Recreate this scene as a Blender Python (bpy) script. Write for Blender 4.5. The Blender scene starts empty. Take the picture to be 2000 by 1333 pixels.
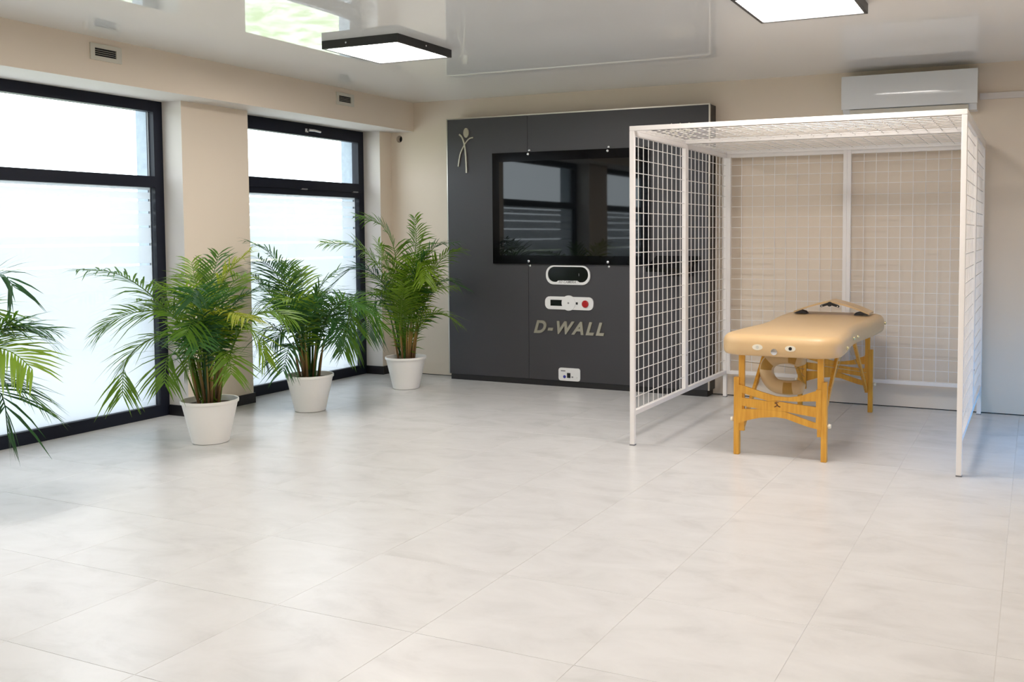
import bpy, bmesh, math, random
from mathutils import Vector, Matrix

# ------------------------------------------------------------------ camera, world, exposure
sc = bpy.context.scene
COL = sc.collection
CEIL = 2.57

cam_d = bpy.data.cameras.new('camera')
cam = bpy.data.objects.new('camera', cam_d)
COL.objects.link(cam)
F_PX, PX, PY = 1852.83, 1202.86, 553.17
cam_d.sensor_fit = 'HORIZONTAL'
cam_d.sensor_width = 36.0
cam_d.lens = F_PX / 2000 * 36
cam_d.shift_x = (1000 - PX) / 2000
cam_d.shift_y = (PY - 666.5) / 2000
cam_d.clip_start = 0.05
yaw, pit, rol = -0.4173, -0.0523, -0.0023
fw = Vector((math.sin(yaw) * math.cos(pit), math.cos(yaw) * math.cos(pit), math.sin(pit)))
rt = fw.cross(Vector((0, 0, 1))).normalized()
up = rt.cross(fw)
r2 = rt * math.cos(rol) + up * math.sin(rol)
u2 = -rt * math.sin(rol) + up * math.cos(rol)
M = Matrix((r2, u2, -fw)).transposed().to_4x4()
M.translation = Vector((5.401, -7.478, 1.3361))
cam.matrix_world = M
sc.camera = cam

LAMP = 33.0      # emission of the ceiling panels
SKY = 6.2        # overcast sky radiance
world = bpy.data.worlds.new('overcast_sky')
sc.world = world
world.use_nodes = True
bg = world.node_tree.nodes['Background']
bg.inputs['Color'].default_value = (0.90, 0.955, 1.0, 1)
bg.inputs['Strength'].default_value = SKY

vs = sc.view_settings
vs.view_transform = 'Standard'
vs.look = 'None'
vs.exposure = 0.03
vs.gamma = 1.0
vs.use_curve_mapping = False

# ------------------------------------------------------------------ materials
MATS = {}


def nodes(name):
    m = bpy.data.materials.new(name)
    m.use_nodes = True
    nt = m.node_tree
    b = nt.nodes['Principled BSDF']
    MATS[name] = m
    return m, nt, b


def simple(name, col, rough=0.5, metal=0.0, spec=0.5, var=0.05, scale=6.0, bump=0.0, bscale=200.0, coat=0.0):
    """plain procedural surface: colour with a faint noise variation, optional fine relief"""
    m, nt, b = nodes(name)
    tc = nt.nodes.new('ShaderNodeTexCoord')
    n = nt.nodes.new('ShaderNodeTexNoise')
    n.inputs['Scale'].default_value = scale
    n.inputs['Detail'].default_value = 3
    nt.links.new(tc.outputs['Object'], n.inputs['Vector'])
    mx = nt.nodes.new('ShaderNodeMix')
    mx.data_type = 'RGBA'
    mx.inputs['A'].default_value = tuple(c * (1 - var) for c in col) + (1,)
    mx.inputs['B'].default_value = tuple(min(1, c * (1 + var)) for c in col) + (1,)
    nt.links.new(n.outputs['Fac'], mx.inputs['Factor'])
    nt.links.new(mx.outputs['Result'], b.inputs['Base Color'])
    b.inputs['Roughness'].default_value = rough
    b.inputs['Metallic'].default_value = metal
    b.inputs['Specular IOR Level'].default_value = spec
    b.inputs['Coat Weight'].default_value = coat
    if bump:
        n2 = nt.nodes.new('ShaderNodeTexNoise')
        n2.inputs['Scale'].default_value = bscale
        nt.links.new(tc.outputs['Object'], n2.inputs['Vector'])
        bp = nt.nodes.new('ShaderNodeBump')
        bp.inputs['Strength'].default_value = bump
        bp.inputs['Distance'].default_value = 0.002
        nt.links.new(n2.outputs['Fac'], bp.inputs['Height'])
        nt.links.new(bp.outputs['Normal'], b.inputs['Normal'])
    return m


simple('wall_paint', (0.80, 0.695, 0.575), 0.75, spec=0.2, var=0.02, scale=1.5, bump=0.05)
simple('pale_tone', (0.74, 0.69, 0.65), 0.7, spec=0.2, var=0.02, scale=1.5)
simple('stucco', (0.36, 0.41, 0.46), 0.9, spec=0.1, var=0.18, scale=25, bump=0.6, bscale=90)
simple('frame_black', (0.008, 0.010, 0.020), 0.5, spec=0.25, var=0.1)
simple('baseboard_black', (0.014, 0.013, 0.016), 0.35, var=0.1)
simple('grout', (0.60, 0.58, 0.56), 0.8, var=0.03)
simple('white_steel', (0.86, 0.82, 0.79), 0.38, var=0.01)
simple('white_plastic', (0.82, 0.82, 0.81), 0.32, var=0.01)
simple('ac_plastic', (0.74, 0.76, 0.78), 0.08, var=0.01)
simple('vent_plastic', (0.66, 0.63, 0.54), 0.45, var=0.02)
simple('pot_plastic', (0.92, 0.89, 0.85), 0.4, var=0.02, scale=3)
simple('void_black', (0.006, 0.005, 0.006), 0.8, var=0.1)
simple('soil', (0.05, 0.03, 0.018), 0.95, var=0.4, scale=60, bump=1, bscale=120)
simple('graphite', (0.049, 0.047, 0.052), 0.46, spec=0.5, var=0.03, scale=2.0)
simple('graphite_side', (0.02, 0.018, 0.018), 0.4, var=0.05)
simple('aluminium', (0.62, 0.58, 0.52), 0.34, metal=1.0, var=0.04, scale=12)
simple('chrome', (0.75, 0.75, 0.77), 0.12, metal=1.0, var=0.02)
simple('brushed_letters', (0.50, 0.46, 0.37), 0.36, metal=0.85, var=0.05, scale=30)
simple('screen_bezel', (0.003, 0.003, 0.004), 0.12, spec=0.12, var=0.05)
simple('screen_glass', (0.004, 0.005, 0.006), 0.03, spec=0.42, var=0.05)
simple('black_gloss', (0.004, 0.004, 0.005), 0.15, var=0.05)
simple('black_plastic', (0.012, 0.011, 0.012), 0.5, var=0.1)
simple('grey_print', (0.22, 0.22, 0.23), 0.5, var=0.05)
simple('blue_print', (0.02, 0.03, 0.28), 0.5, var=0.05)
simple('red_button', (0.42, 0.008, 0.012), 0.3, var=0.05)
simple('vinyl', (0.67, 0.455, 0.235), 0.36, spec=0.45, var=0.03, scale=8, bump=0.08, bscale=260)
simple('vinyl_pale', (0.66, 0.47, 0.25), 0.5, var=0.03, scale=8)
simple('velcro', (0.44, 0.25, 0.06), 0.9, var=0.12, scale=120)
simple('cream_plastic', (0.84, 0.78, 0.64), 0.35, var=0.02)
simple('brass', (0.78, 0.66, 0.36), 0.25, metal=0.6, var=0.03)
simple('brown_print', (0.12, 0.04, 0.012), 0.6, var=0.05)
simple('steel_cable', (0.5, 0.42, 0.3), 0.4, metal=0.7, var=0.02)
simple('lamp_frame', (0.012, 0.011, 0.012), 0.4, var=0.1)
simple('paving', (0.55, 0.55, 0.54), 0.9, var=0.1, scale=3)
simple('concealed_wall', (0.60, 0.60, 0.60), 0.8, var=0.02)


def build_special():
    # beech wood with grain
    m, nt, b = nodes('beech')
    tc = nt.nodes.new('ShaderNodeTexCoord')
    mp = nt.nodes.new('ShaderNodeMapping')
    mp.inputs['Scale'].default_value = (30, 30, 3)
    n = nt.nodes.new('ShaderNodeTexNoise')
    n.inputs['Scale'].default_value = 2.0
    n.inputs['Detail'].default_value = 5
    cr = nt.nodes.new('ShaderNodeValToRGB')
    cr.color_ramp.elements[0].position = 0.3
    cr.color_ramp.elements[0].color = (0.64, 0.295, 0.030, 1)
    cr.color_ramp.elements[1].position = 0.75
    cr.color_ramp.elements[1].color = (0.80, 0.42, 0.055, 1)
    nt.links.new(tc.outputs['Object'], mp.inputs['Vector'])
    nt.links.new(mp.outputs['Vector'], n.inputs['Vector'])
    nt.links.new(n.outputs['Fac'], cr.inputs['Fac'])
    nt.links.new(cr.outputs['Color'], b.inputs['Base Color'])
    b.inputs['Roughness'].default_value = 0.42
    # floor tile: pale cement look, each tile its own tone
    m, nt, b = nodes('floor_tile')
    oi = nt.nodes.new('ShaderNodeObjectInfo')
    geo = nt.nodes.new('ShaderNodeNewGeometry')
    add = nt.nodes.new('ShaderNodeVectorMath')
    add.operation = 'MULTIPLY_ADD'
    add.inputs[1].default_value = (1.0, 1.7, 1.0)
    cmb = nt.nodes.new('ShaderNodeCombineXYZ')
    mul = nt.nodes.new('ShaderNodeMath')
    mul.operation = 'MULTIPLY'
    mul.inputs[1].default_value = 37.0
    nt.links.new(oi.outputs['Random'], mul.inputs[0])
    nt.links.new(mul.outputs[0], cmb.inputs['Z'])
    nt.links.new(geo.outputs['Position'], add.inputs[0])
    nt.links.new(cmb.outputs['Vector'], add.inputs[2])
    n1 = nt.nodes.new('ShaderNodeTexNoise')
    n1.inputs['Scale'].default_value = 3.2
    n1.inputs['Detail'].default_value = 7
    n1.inputs['Roughness'].default_value = 0.62
    n1.inputs['Distortion'].default_value = 0.5
    nt.links.new(add.outputs['Vector'], n1.inputs['Vector'])
    cr = nt.nodes.new('ShaderNodeValToRGB')
    e = cr.color_ramp.elements
    e[0].position = 0.30
    e[0].color = (0.585, 0.570, 0.556, 1)
    e[1].position = 0.62
    e[1].color = (0.675, 0.662, 0.650, 1)
    x = e.new(0.46)
    x.color = (0.642, 0.628, 0.615, 1)
    nt.links.new(n1.outputs['Fac'], cr.inputs['Fac'])
    nt.links.new(cr.outputs['Color'], b.inputs['Base Color'])
    b.inputs['Roughness'].default_value = 0.27
    b.inputs['Specular IOR Level'].default_value = 0.42
    # stretch ceiling: glossy film with slow waves
    m, nt, b = nodes('stretch_ceiling')
    b.inputs['Base Color'].default_value = (0.86, 0.85, 0.835, 1)
    b.inputs['Roughness'].default_value = 0.012
    b.inputs['IOR'].default_value = 1.5
    tc = nt.nodes.new('ShaderNodeTexCoord')
    n = nt.nodes.new('ShaderNodeTexNoise')
    n.inputs['Scale'].default_value = 0.9
    n.inputs['Detail'].default_value = 1
    bp = nt.nodes.new('ShaderNodeBump')
    bp.inputs['Strength'].default_value = 0.035
    bp.inputs['Distance'].default_value = 0.03
    nt.links.new(tc.outputs['Object'], n.inputs['Vector'])
    nt.links.new(n.outputs['Fac'], bp.inputs['Height'])
    nt.links.new(bp.outputs['Normal'], b.inputs['Normal'])
    # window glass: thin clear sheet with Fresnel mirror
    m = bpy.data.materials.new('window_glass')
    m.use_nodes = True
    MATS['window_glass'] = m
    nt = m.node_tree
    nt.nodes.clear()
    o = nt.nodes.new('ShaderNodeOutputMaterial')
    t = nt.nodes.new('ShaderNodeBsdfTransparent')
    t.inputs['Color'].default_value = (0.93, 0.96, 0.97, 1)
    g = nt.nodes.new('ShaderNodeBsdfGlossy')
    g.inputs['Roughness'].default_value = 0.01
    fr = nt.nodes.new('ShaderNodeFresnel')
    # same reflectance on both sides of the sheet
    ge = nt.nodes.new('ShaderNodeNewGeometry')
    io = nt.nodes.new('ShaderNodeMix')
    io.inputs['A'].default_value = 1.4
    io.inputs['B'].default_value = 1 / 1.4
    nt.links.new(ge.outputs['Backfacing'], io.inputs['Factor'])
    nt.links.new(io.outputs['Result'], fr.inputs['IOR'])
    mx = nt.nodes.new('ShaderNodeMixShader')
    nt.links.new(fr.outputs[0], mx.inputs[0])
    nt.links.new(t.outputs[0], mx.inputs[1])
    nt.links.new(g.outputs[0], mx.inputs[2])
    nt.links.new(mx.outputs[0], o.inputs['Surface'])
    # frosted film on the lower panes
    m = bpy.data.materials.new('frosted_film')
    m.use_nodes = True
    MATS['frosted_film'] = m
    nt = m.node_tree
    nt.nodes.clear()
    o = nt.nodes.new('ShaderNodeOutputMaterial')
    tl = nt.nodes.new('ShaderNodeBsdfTranslucent')
    tl.inputs['Color'].default_value = (0.55, 0.56, 0.585, 1)
    df = nt.nodes.new('ShaderNodeBsdfDiffuse')
    df.inputs['Color'].default_value = (0.5, 0.5, 0.52, 1)
    tr = nt.nodes.new('ShaderNodeBsdfTransparent')
    a = nt.nodes.new('ShaderNodeMixShader')
    a.inputs[0].default_value = 0.25
    c = nt.nodes.new('ShaderNodeMixShader')
    c.inputs[0].default_value = 0.19
    nt.links.new(tl.outputs[0], a.inputs[1])
    nt.links.new(df.outputs[0], a.inputs[2])
    nt.links.new(a.outputs[0], c.inputs[1])
    nt.links.new(tr.outputs[0], c.inputs[2])
    nt.links.new(c.outputs[0], o.inputs['Surface'])
    # lamp diffuser
    m = bpy.data.materials.new('lamp_diffuser')
    m.use_nodes = True
    MATS['lamp_diffuser'] = m
    b = m.node_tree.nodes['Principled BSDF']
    b.inputs['Base Color'].default_value = (0.9, 0.9, 0.9, 1)
    b.inputs['Emission Color'].default_value = (1.0, 0.945, 0.90, 1)
    b.inputs['Emission Strength'].default_value = LAMP
    # grass outdoors
    m, nt, b = nodes('grass')
    tc = nt.nodes.new('ShaderNodeTexCoord')
    n = nt.nodes.new('ShaderNodeTexNoise')
    n.inputs['Scale'].default_value = 3.0
    n.inputs['Detail'].default_value = 8
    cr = nt.nodes.new('ShaderNodeValToRGB')
    cr.color_ramp.elements[0].position = 0.35
    cr.color_ramp.elements[0].color = (0.26, 0.33, 0.14, 1)
    cr.color_ramp.elements[1].position = 0.7
    cr.color_ramp.elements[1].color = (0.60, 0.60, 0.50, 1)
    nt.links.new(tc.outputs['Object'], n.inputs['Vector'])
    nt.links.new(n.outputs['Fac'], cr.inputs['Fac'])
    nt.links.new(cr.outputs['Color'], b.inputs['Base Color'])
    b.inputs['Roughness'].default_value = 0.9
    # palm leaves: three tints, each frond varies
    for nm, c0, c1 in (('leaf_green', (0.06, 0.15, 0.012), (0.19, 0.30, 0.02)),
                       ('leaf_dark', (0.020, 0.072, 0.022), (0.055, 0.15, 0.030)),
                       ('leaf_yellow', (0.17, 0.26, 0.016), (0.36, 0.36, 0.03))):
        m, nt, b = nodes(nm)
        oi = nt.nodes.new('ShaderNodeObjectInfo')
        mx = nt.nodes.new('ShaderNodeMix')
        mx.data_type = 'RGBA'
        mx.inputs['A'].default_value = c0 + (1,)
        mx.inputs['B'].default_value = c1 + (1,)
        nt.links.new(oi.outputs['Random'], mx.inputs['Factor'])
        nt.links.new(mx.outputs['Result'], b.inputs['Base Color'])
        b.inputs['Roughness'].default_value = 0.42
        b.inputs['Specular IOR Level'].default_value = 0.4
        tl = nt.nodes.new('ShaderNodeBsdfTranslucent')
        hs = nt.nodes.new('ShaderNodeHueSaturation')
        hs.inputs['Value'].default_value = 1.7
        nt.links.new(mx.outputs['Result'], hs.inputs['Color'])
        nt.links.new(hs.outputs['Color'], tl.inputs['Color'])
        ms = nt.nodes.new('ShaderNodeMixShader')
        ms.inputs[0].default_value = 0.42
        nt.links.new(b.outputs[0], ms.inputs[1])
        nt.links.new(tl.outputs[0], ms.inputs[2])
        nt.links.new(ms.outputs[0], nt.nodes['Material Output'].inputs['Surface'])
    # stems: brown foot, yellow-green upper
    m, nt, b = nodes('palm_stem')
    tc = nt.nodes.new('ShaderNodeTexCoord')
    sx = nt.nodes.new('ShaderNodeSeparateXYZ')
    cr = nt.nodes.new('ShaderNodeValToRGB')
    cr.color_ramp.elements[0].position = 0.25
    cr.color_ramp.elements[0].color = (0.10, 0.045, 0.018, 1)
    cr.color_ramp.elements[1].position = 0.62
    cr.color_ramp.elements[1].color = (0.13, 0.20, 0.025, 1)
    x = cr.color_ramp.elements.new(0.42)
    x.color = (0.26, 0.15, 0.03, 1)
    nt.links.new(tc.outputs['Object'], sx.inputs[0])
    nt.links.new(sx.outputs['Z'], cr.inputs['Fac'])
    nt.links.new(cr.outputs['Color'], b.inputs['Base Color'])
    b.inputs['Roughness'].default_value = 0.5


build_special()


# ------------------------------------------------------------------ mesh helpers
def link_mesh(name, bm, mat, parent=None, smooth=False, auto=None):
    bmesh.ops.recalc_face_normals(bm, faces=bm.faces)
    me = bpy.data.meshes.new(name)
    bm.to_mesh(me)
    bm.free()
    return link_data(name, me, mat, parent, smooth, auto)


def link_data(name, me, mat, parent=None, smooth=False, auto=None):
    if mat and not me.materials:
        me.materials.append(MATS[mat])
    if smooth:
        for pl in me.polygons:
            pl.use_smooth = True
        if auto is not None:
            me.set_sharp_from_angle(angle=math.radians(auto))
    o = bpy.data.objects.new(name, me)
    COL.objects.link(o)
    if parent:
        o.parent = parent
        o.matrix_parent_inverse = Matrix.Translation(-world_loc(parent))
    return o


def world_loc(o):
    v = Vector(o.location)
    q = o.parent
    return v if q is None else v + Vector((0, 0, 0))


def box(bm, a, b):
    (x0, y0, z0), (x1, y1, z1) = a, b
    v = [bm.verts.new(c) for c in ((x0, y0, z0), (x1, y0, z0), (x1, y1, z0), (x0, y1, z0),
                                   (x0, y0, z1), (x1, y0, z1), (x1, y1, z1), (x0, y1, z1))]
    for f in ((0, 1, 2, 3), (4, 7, 6, 5), (0, 4, 5, 1), (1, 5, 6, 2), (2, 6, 7, 3), (3, 7, 4, 0)):
        bm.faces.new([v[i] for i in f])
    return v


def bevel(bm, w, seg=2):
    bmesh.ops.bevel(bm, geom=list(bm.edges), offset=w, segments=seg, affect='EDGES', profile=0.6)


def mbox(name, a, b, mat, parent=None, bev=0.0, seg=2):
    bm = bmesh.new()
    box(bm, a, b)
    if bev:
        bevel(bm, bev, seg)
    return link_mesh(name, bm, mat, parent)


def frame_of(d):
    d = Vector(d).normalized()
    h = Vector((0, 0, 1)) if abs(d.z) < 0.9 else Vector((1, 0, 0))
    s = d.cross(h).normalized()
    return s, d.cross(s).normalized()


def tube(bm, pts, rad, n=6, caps=True):
    pts = [Vector(q) for q in pts]
    rads = rad if isinstance(rad, (list, tuple)) else [rad] * len(pts)
    rings = []
    s = None
    for i, q in enumerate(pts):
        d = (pts[min(i + 1, len(pts) - 1)] - pts[max(i - 1, 0)]).normalized()
        if s is None:
            s, t = frame_of(d)
        else:
            s = (s - d * s.dot(d)).normalized()
            t = d.cross(s)
        rings.append([bm.verts.new(q + (s * math.cos(2 * math.pi * k / n) + t * math.sin(2 * math.pi * k / n)) * rads[i]) for k in range(n)])
    for a, b in zip(rings, rings[1:]):
        for k in range(n):
            bm.faces.new((a[k], a[(k + 1) % n], b[(k + 1) % n], b[k]))
    if caps:
        bm.faces.new(rings[0])
        bm.faces.new(rings[-1][::-1])


def lathe(bm, prof, n=40, c=(0, 0, 0), cap0=True, cap1=False):
    rings = []
    for r, z in prof:
        rings.append([bm.verts.new((c[0] + r * math.cos(2 * math.pi * k / n), c[1] + r * math.sin(2 * math.pi * k / n), c[2] + z)) for k in range(n)])
    for a, b in zip(rings, rings[1:]):
        for k in range(n):
            bm.faces.new((a[k], a[(k + 1) % n], b[(k + 1) % n], b[k]))
    if cap0:
        bm.faces.new(rings[0][::-1])
    if cap1:
        bm.faces.new(rings[-1])


def prism_xz(bm, poly, y0, y1):
    """polygon in x,z extruded between two y planes"""
    a = [bm.verts.new((x, y0, z)) for x, z in poly]
    b = [bm.verts.new((x, y1, z)) for x, z in poly]
    n = len(poly)
    bm.faces.new(a)
    bm.faces.new(b[::-1])
    for i in range(n):
        bm.faces.new((a[i], b[i], b[(i + 1) % n], a[(i + 1) % n]))


def ring_xz(bm, outer, inner, y0, y1):
    """frame between two polygons with equal vertex count, extruded in y"""
    n = len(outer)
    oa = [bm.verts.new((x, y0, z)) for x, z in outer]
    ia = [bm.verts.new((x, y0, z)) for x, z in inner]
    ob = [bm.verts.new((x, y1, z)) for x, z in outer]
    ib = [bm.verts.new((x, y1, z)) for x, z in inner]
    for i in range(n):
        j = (i + 1) % n
        bm.faces.new((oa[i], oa[j], ia[j], ia[i]))
        bm.faces.new((ob[i], ib[i], ib[j], ob[j]))
        bm.faces.new((oa[i], ob[i], ob[j], oa[j]))
        bm.faces.new((ia[i], ia[j], ib[j], ib[i]))


def rrect(cx, cz, w, h, r, n=8):
    out = []
    for k, (sx, sz) in enumerate(((1, 1), (-1, 1), (-1, -1), (1, -1))):
        for i in range(n + 1):
            a = math.pi / 2 * k + math.pi / 2 * i / n
            out.append((cx + sx * (w / 2 - r) + r * math.cos(a), cz + sz * (h / 2 - r) + r * math.sin(a)))
    return out


def cyl_y(bm, x, z, r, y0, y1, n=24):
    prism_xz(bm, [(x + r * math.cos(2 * math.pi * k / n), z + r * math.sin(2 * math.pi * k / n)) for k in range(n)], y0, y1)


def empty(name, loc, label, cat, group=None):
    o = bpy.data.objects.new(name, None)
    o.location = loc
    o.empty_display_size = 0.1
    COL.objects.link(o)
    return tag(o, label, cat, group)


def tag(o, label, cat, group=None):
    o['label'] = label
    o['category'] = cat
    if group:
        o['group'] = group
    return o


def struct(o, label):
    o['kind'] = 'structure'
    o['label'] = label
    return o


def text_mesh(name, body, size, extrude, mat, parent, loc, shear=0.0, offset=0.0, spacing=1.0):
    """lettering standing in the x,z plane facing -y"""
    cu = bpy.data.curves.new(name, 'FONT')
    cu.body = body
    cu.size = size
    cu.extrude = extrude
    cu.shear = shear
    cu.offset = offset
    cu.space_character = spacing
    tmp = bpy.data.objects.new('tmp_text', cu)
    COL.objects.link(tmp)
    bpy.context.view_layer.update()
    me = bpy.data.meshes.new_from_object(tmp.evaluated_get(bpy.context.evaluated_depsgraph_get()))
    bpy.data.objects.remove(tmp)
    bpy.data.curves.remove(cu)
    me.transform(Matrix.Translation(Vector(loc)) @ Matrix.Rotation(math.pi / 2, 4, 'X'))
    me.name = name
    return link_data(name, me, mat, parent)


# ------------------------------------------------------------------ the room
XW, XP = -0.452, -0.261          # window plane, pillar face
XR, YB = 5.85, -9.0              # right wall, wall behind the camera
BEAM = 2.30

fl = struct(mbox('floor', (-0.47, YB, -0.15), (XR, 0.02, -0.0012), 'grout'), 'pale cement-look floor of large square tiles')
TX, TY, GAP = 0.597, 0.592, 0.0015
shared = {}
for i in range(-3, 9):
    for j in range(-10, 6):
        x0, x1 = 1.13 + TX * i, 1.13 + TX * (i + 1)
        y0, y1 = -3.13 + TY * j, -3.13 + TY * (j + 1)
        x0, x1, y0, y1 = max(x0, -0.46), min(x1, XR), max(y0, YB), min(y1, 0.0)
        if x1 - x0 < 0.03 or y1 - y0 < 0.03:
            continue
        key = (round(x1 - x0, 3), round(y1 - y0, 3))
        if key not in shared:
            bm = bmesh.new()
            box(bm, (-key[0] / 2 + GAP / 2, -key[1] / 2 + GAP / 2, -0.006), (key[0] / 2 - GAP / 2, key[1] / 2 - GAP / 2, 0))
            tops = [e for e in bm.edges if all(v.co.z > -0.001 for v in e.verts)]
            bmesh.ops.bevel(bm, geom=tops, offset=0.0006, segments=1, affect='EDGES')
            bmesh.ops.recalc_face_normals(bm, faces=bm.faces)
            me = bpy.data.meshes.new('tile')
            bm.to_mesh(me)
            bm.free()
            me.materials.append(MATS['floor_tile'])
            shared[key] = me
        t = bpy.data.objects.new('tile', shared[key])
        t.location = ((x0 + x1) / 2, (y0 + y1) / 2, 0)
        COL.objects.link(t)
        t.parent = fl

struct(mbox('ceiling', (-0.75, YB - 0.2, CEIL), (XR + 0.2, 0.2, CEIL + 0.25), 'stretch_ceiling'), 'glossy pale grey stretch ceiling')

# back wall with the small round opening near the window pier
bm = bmesh.new()
hx, hz, hr = -0.166, 2.238, 0.034
sq = 0.07
box(bm, (-0.75, 0.0, -0.15), (hx - sq, 0.2, CEIL))
box(bm, (hx + sq, 0.0, -0.15), (XR + 0.2, 0.2, CEIL))
box(bm, (hx - sq, 0.0, -0.15), (hx + sq, 0.2, hz - sq))
box(bm, (hx - sq, 0.0, hz + sq), (hx + sq, 0.2, CEIL))
n = 32
outer = []
for k in range(n):
    a = 2 * math.pi * k / n
    c, s = math.cos(a), math.sin(a)
    m_ = max(abs(c), abs(s))
    outer.append((hx + sq * c / m_, hz + sq * s / m_))
ring_xz(bm, outer, [(hx + hr * math.cos(2 * math.pi * k / n), hz + hr * math.sin(2 * math.pi * k / n)) for k in range(n)], 0.0, 0.2)
wb = struct(link_mesh('wall_back', bm, 'wall_paint'), 'beige painted wall behind the dark console and white cage')
bm = bmesh.new()
prism_xz(bm, [(hx + hr * math.cos(2 * math.pi * k / n), hz + hr * math.sin(2 * math.pi * k / n)) for k in range(n)], 0.05, 0.19)
mbox('floor_joint', (XP, -0.0012, 0.0), (XR, 0.0, 0.006), 'void_black', wb)
link_mesh('pipe_opening', bm, 'void_black', wb)['label'] = 'round black pipe opening'

struct(mbox('wall_front', (-0.75, YB - 0.2, -0.15), (XR + 0.2, YB, CEIL), 'wall_paint'), 'beige painted wall facing the console')

# right wall with an added low hatch that throws blue light on the floor
bm = bmesh.new()
DY0, DY1, DZ = -2.02, -0.35, 0.78
box(bm, (XR, YB, -0.15), (XR + 0.2, DY0, CEIL))
box(bm, (XR, DY1, -0.15), (XR + 0.2, 0.0, CEIL))
box(bm, (XR, DY0, DZ), (XR + 0.2, DY1, CEIL))
struct(link_mesh('wall_right', bm, 'wall_paint'), 'beige painted wall with an added low blue glazed hatch')
bm = bmesh.new()
for a, b in (((DY0, 0.0), (DY0 + 0.07, DZ)), ((DY1 - 0.07, 0.0), (DY1, DZ)), ((DY0, DZ - 0.07), (DY1, DZ)), ((DY0, 0.0), (DY1, 0.07))):
    box(bm, (XR + 0.08, a[0], a[1]), (XR + 0.14, b[0], b[1]))
dr = struct(link_mesh('added_hatch_1', bm, 'frame_black'), 'added low black framed hatch with blue tinted pane, lighting the floor blue')
tg = MATS['window_glass'].copy()
MATS['tinted_glass'] = tg
[q for q in tg.node_tree.nodes if q.type == 'BSDF_TRANSPARENT'][0].inputs['Color'].default_value = (0.08, 0.55, 0.85, 1)
mbox('pane', (XR + 0.105, DY0 + 0.07, 0.07), (XR + 0.113, DY1 - 0.07, DZ - 0.07), 'tinted_glass', dr)

# window wall: outer leaf in grey stucco, inner piers and pillars, beam under the ceiling
PIERS = [(-0.176, 0.0), (-2.4416, -1.8086), (-5.35, -4.75), (YB, -7.6)]
WINS = [(-1.8086, -0.176), (-4.75, -2.4416), (-7.6, -5.35)]
bm = bmesh.new()
for y0, y1 in PIERS:
    box(bm, (-0.70, y0 - 0.02 if y0 > YB else YB, -0.15), (-0.47, min(y1 + 0.02, 0.0), BEAM + 0.02))
box(bm, (-0.70, YB, BEAM + 0.02), (-0.47, 0.0, CEIL))
wl = struct(link_mesh('wall_left', bm, 'stucco'), 'window wall with grey stucco outer face and beige pillars')


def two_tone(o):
    """paler tone on side faces and undersides, beige on faces towards the room"""
    o.data.materials.append(MATS['pale_tone'])
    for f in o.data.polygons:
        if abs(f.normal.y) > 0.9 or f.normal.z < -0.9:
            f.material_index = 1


for y0, y1 in PIERS:
    bm = bmesh.new()
    box(bm, (-0.47, y0, -0.15), (XP, y1, BEAM))
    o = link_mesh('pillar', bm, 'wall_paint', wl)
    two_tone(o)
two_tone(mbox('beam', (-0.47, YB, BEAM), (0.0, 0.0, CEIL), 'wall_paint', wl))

# black skirting on the pillars
bm = bmesh.new()
for y0, y1 in PIERS:
    a, b = y0 - 0.010, min(y1 + 0.010, 0.0)
    box(bm, (XP, a, 0), (XP + 0.012, b, 0.078))
    if y0 > YB:
        box(bm, (XW + 0.006, a, 0), (XP, y0, 0.078))
    if y1 < -0.1:
        box(bm, (XW + 0.006, y1, 0), (XP, b, 0.078))
struct(link_mesh('baseboard_left', bm, 'baseboard_black'), 'black skirting around the foot of the window pillars')

STRIPS = [(0.085, 1.112), (1.129, 1.256), (1.273, 1.384), (1.401, 1.487), (1.504, 1.575), (1.592, 1.640), (1.657, 1.676)]


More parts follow.
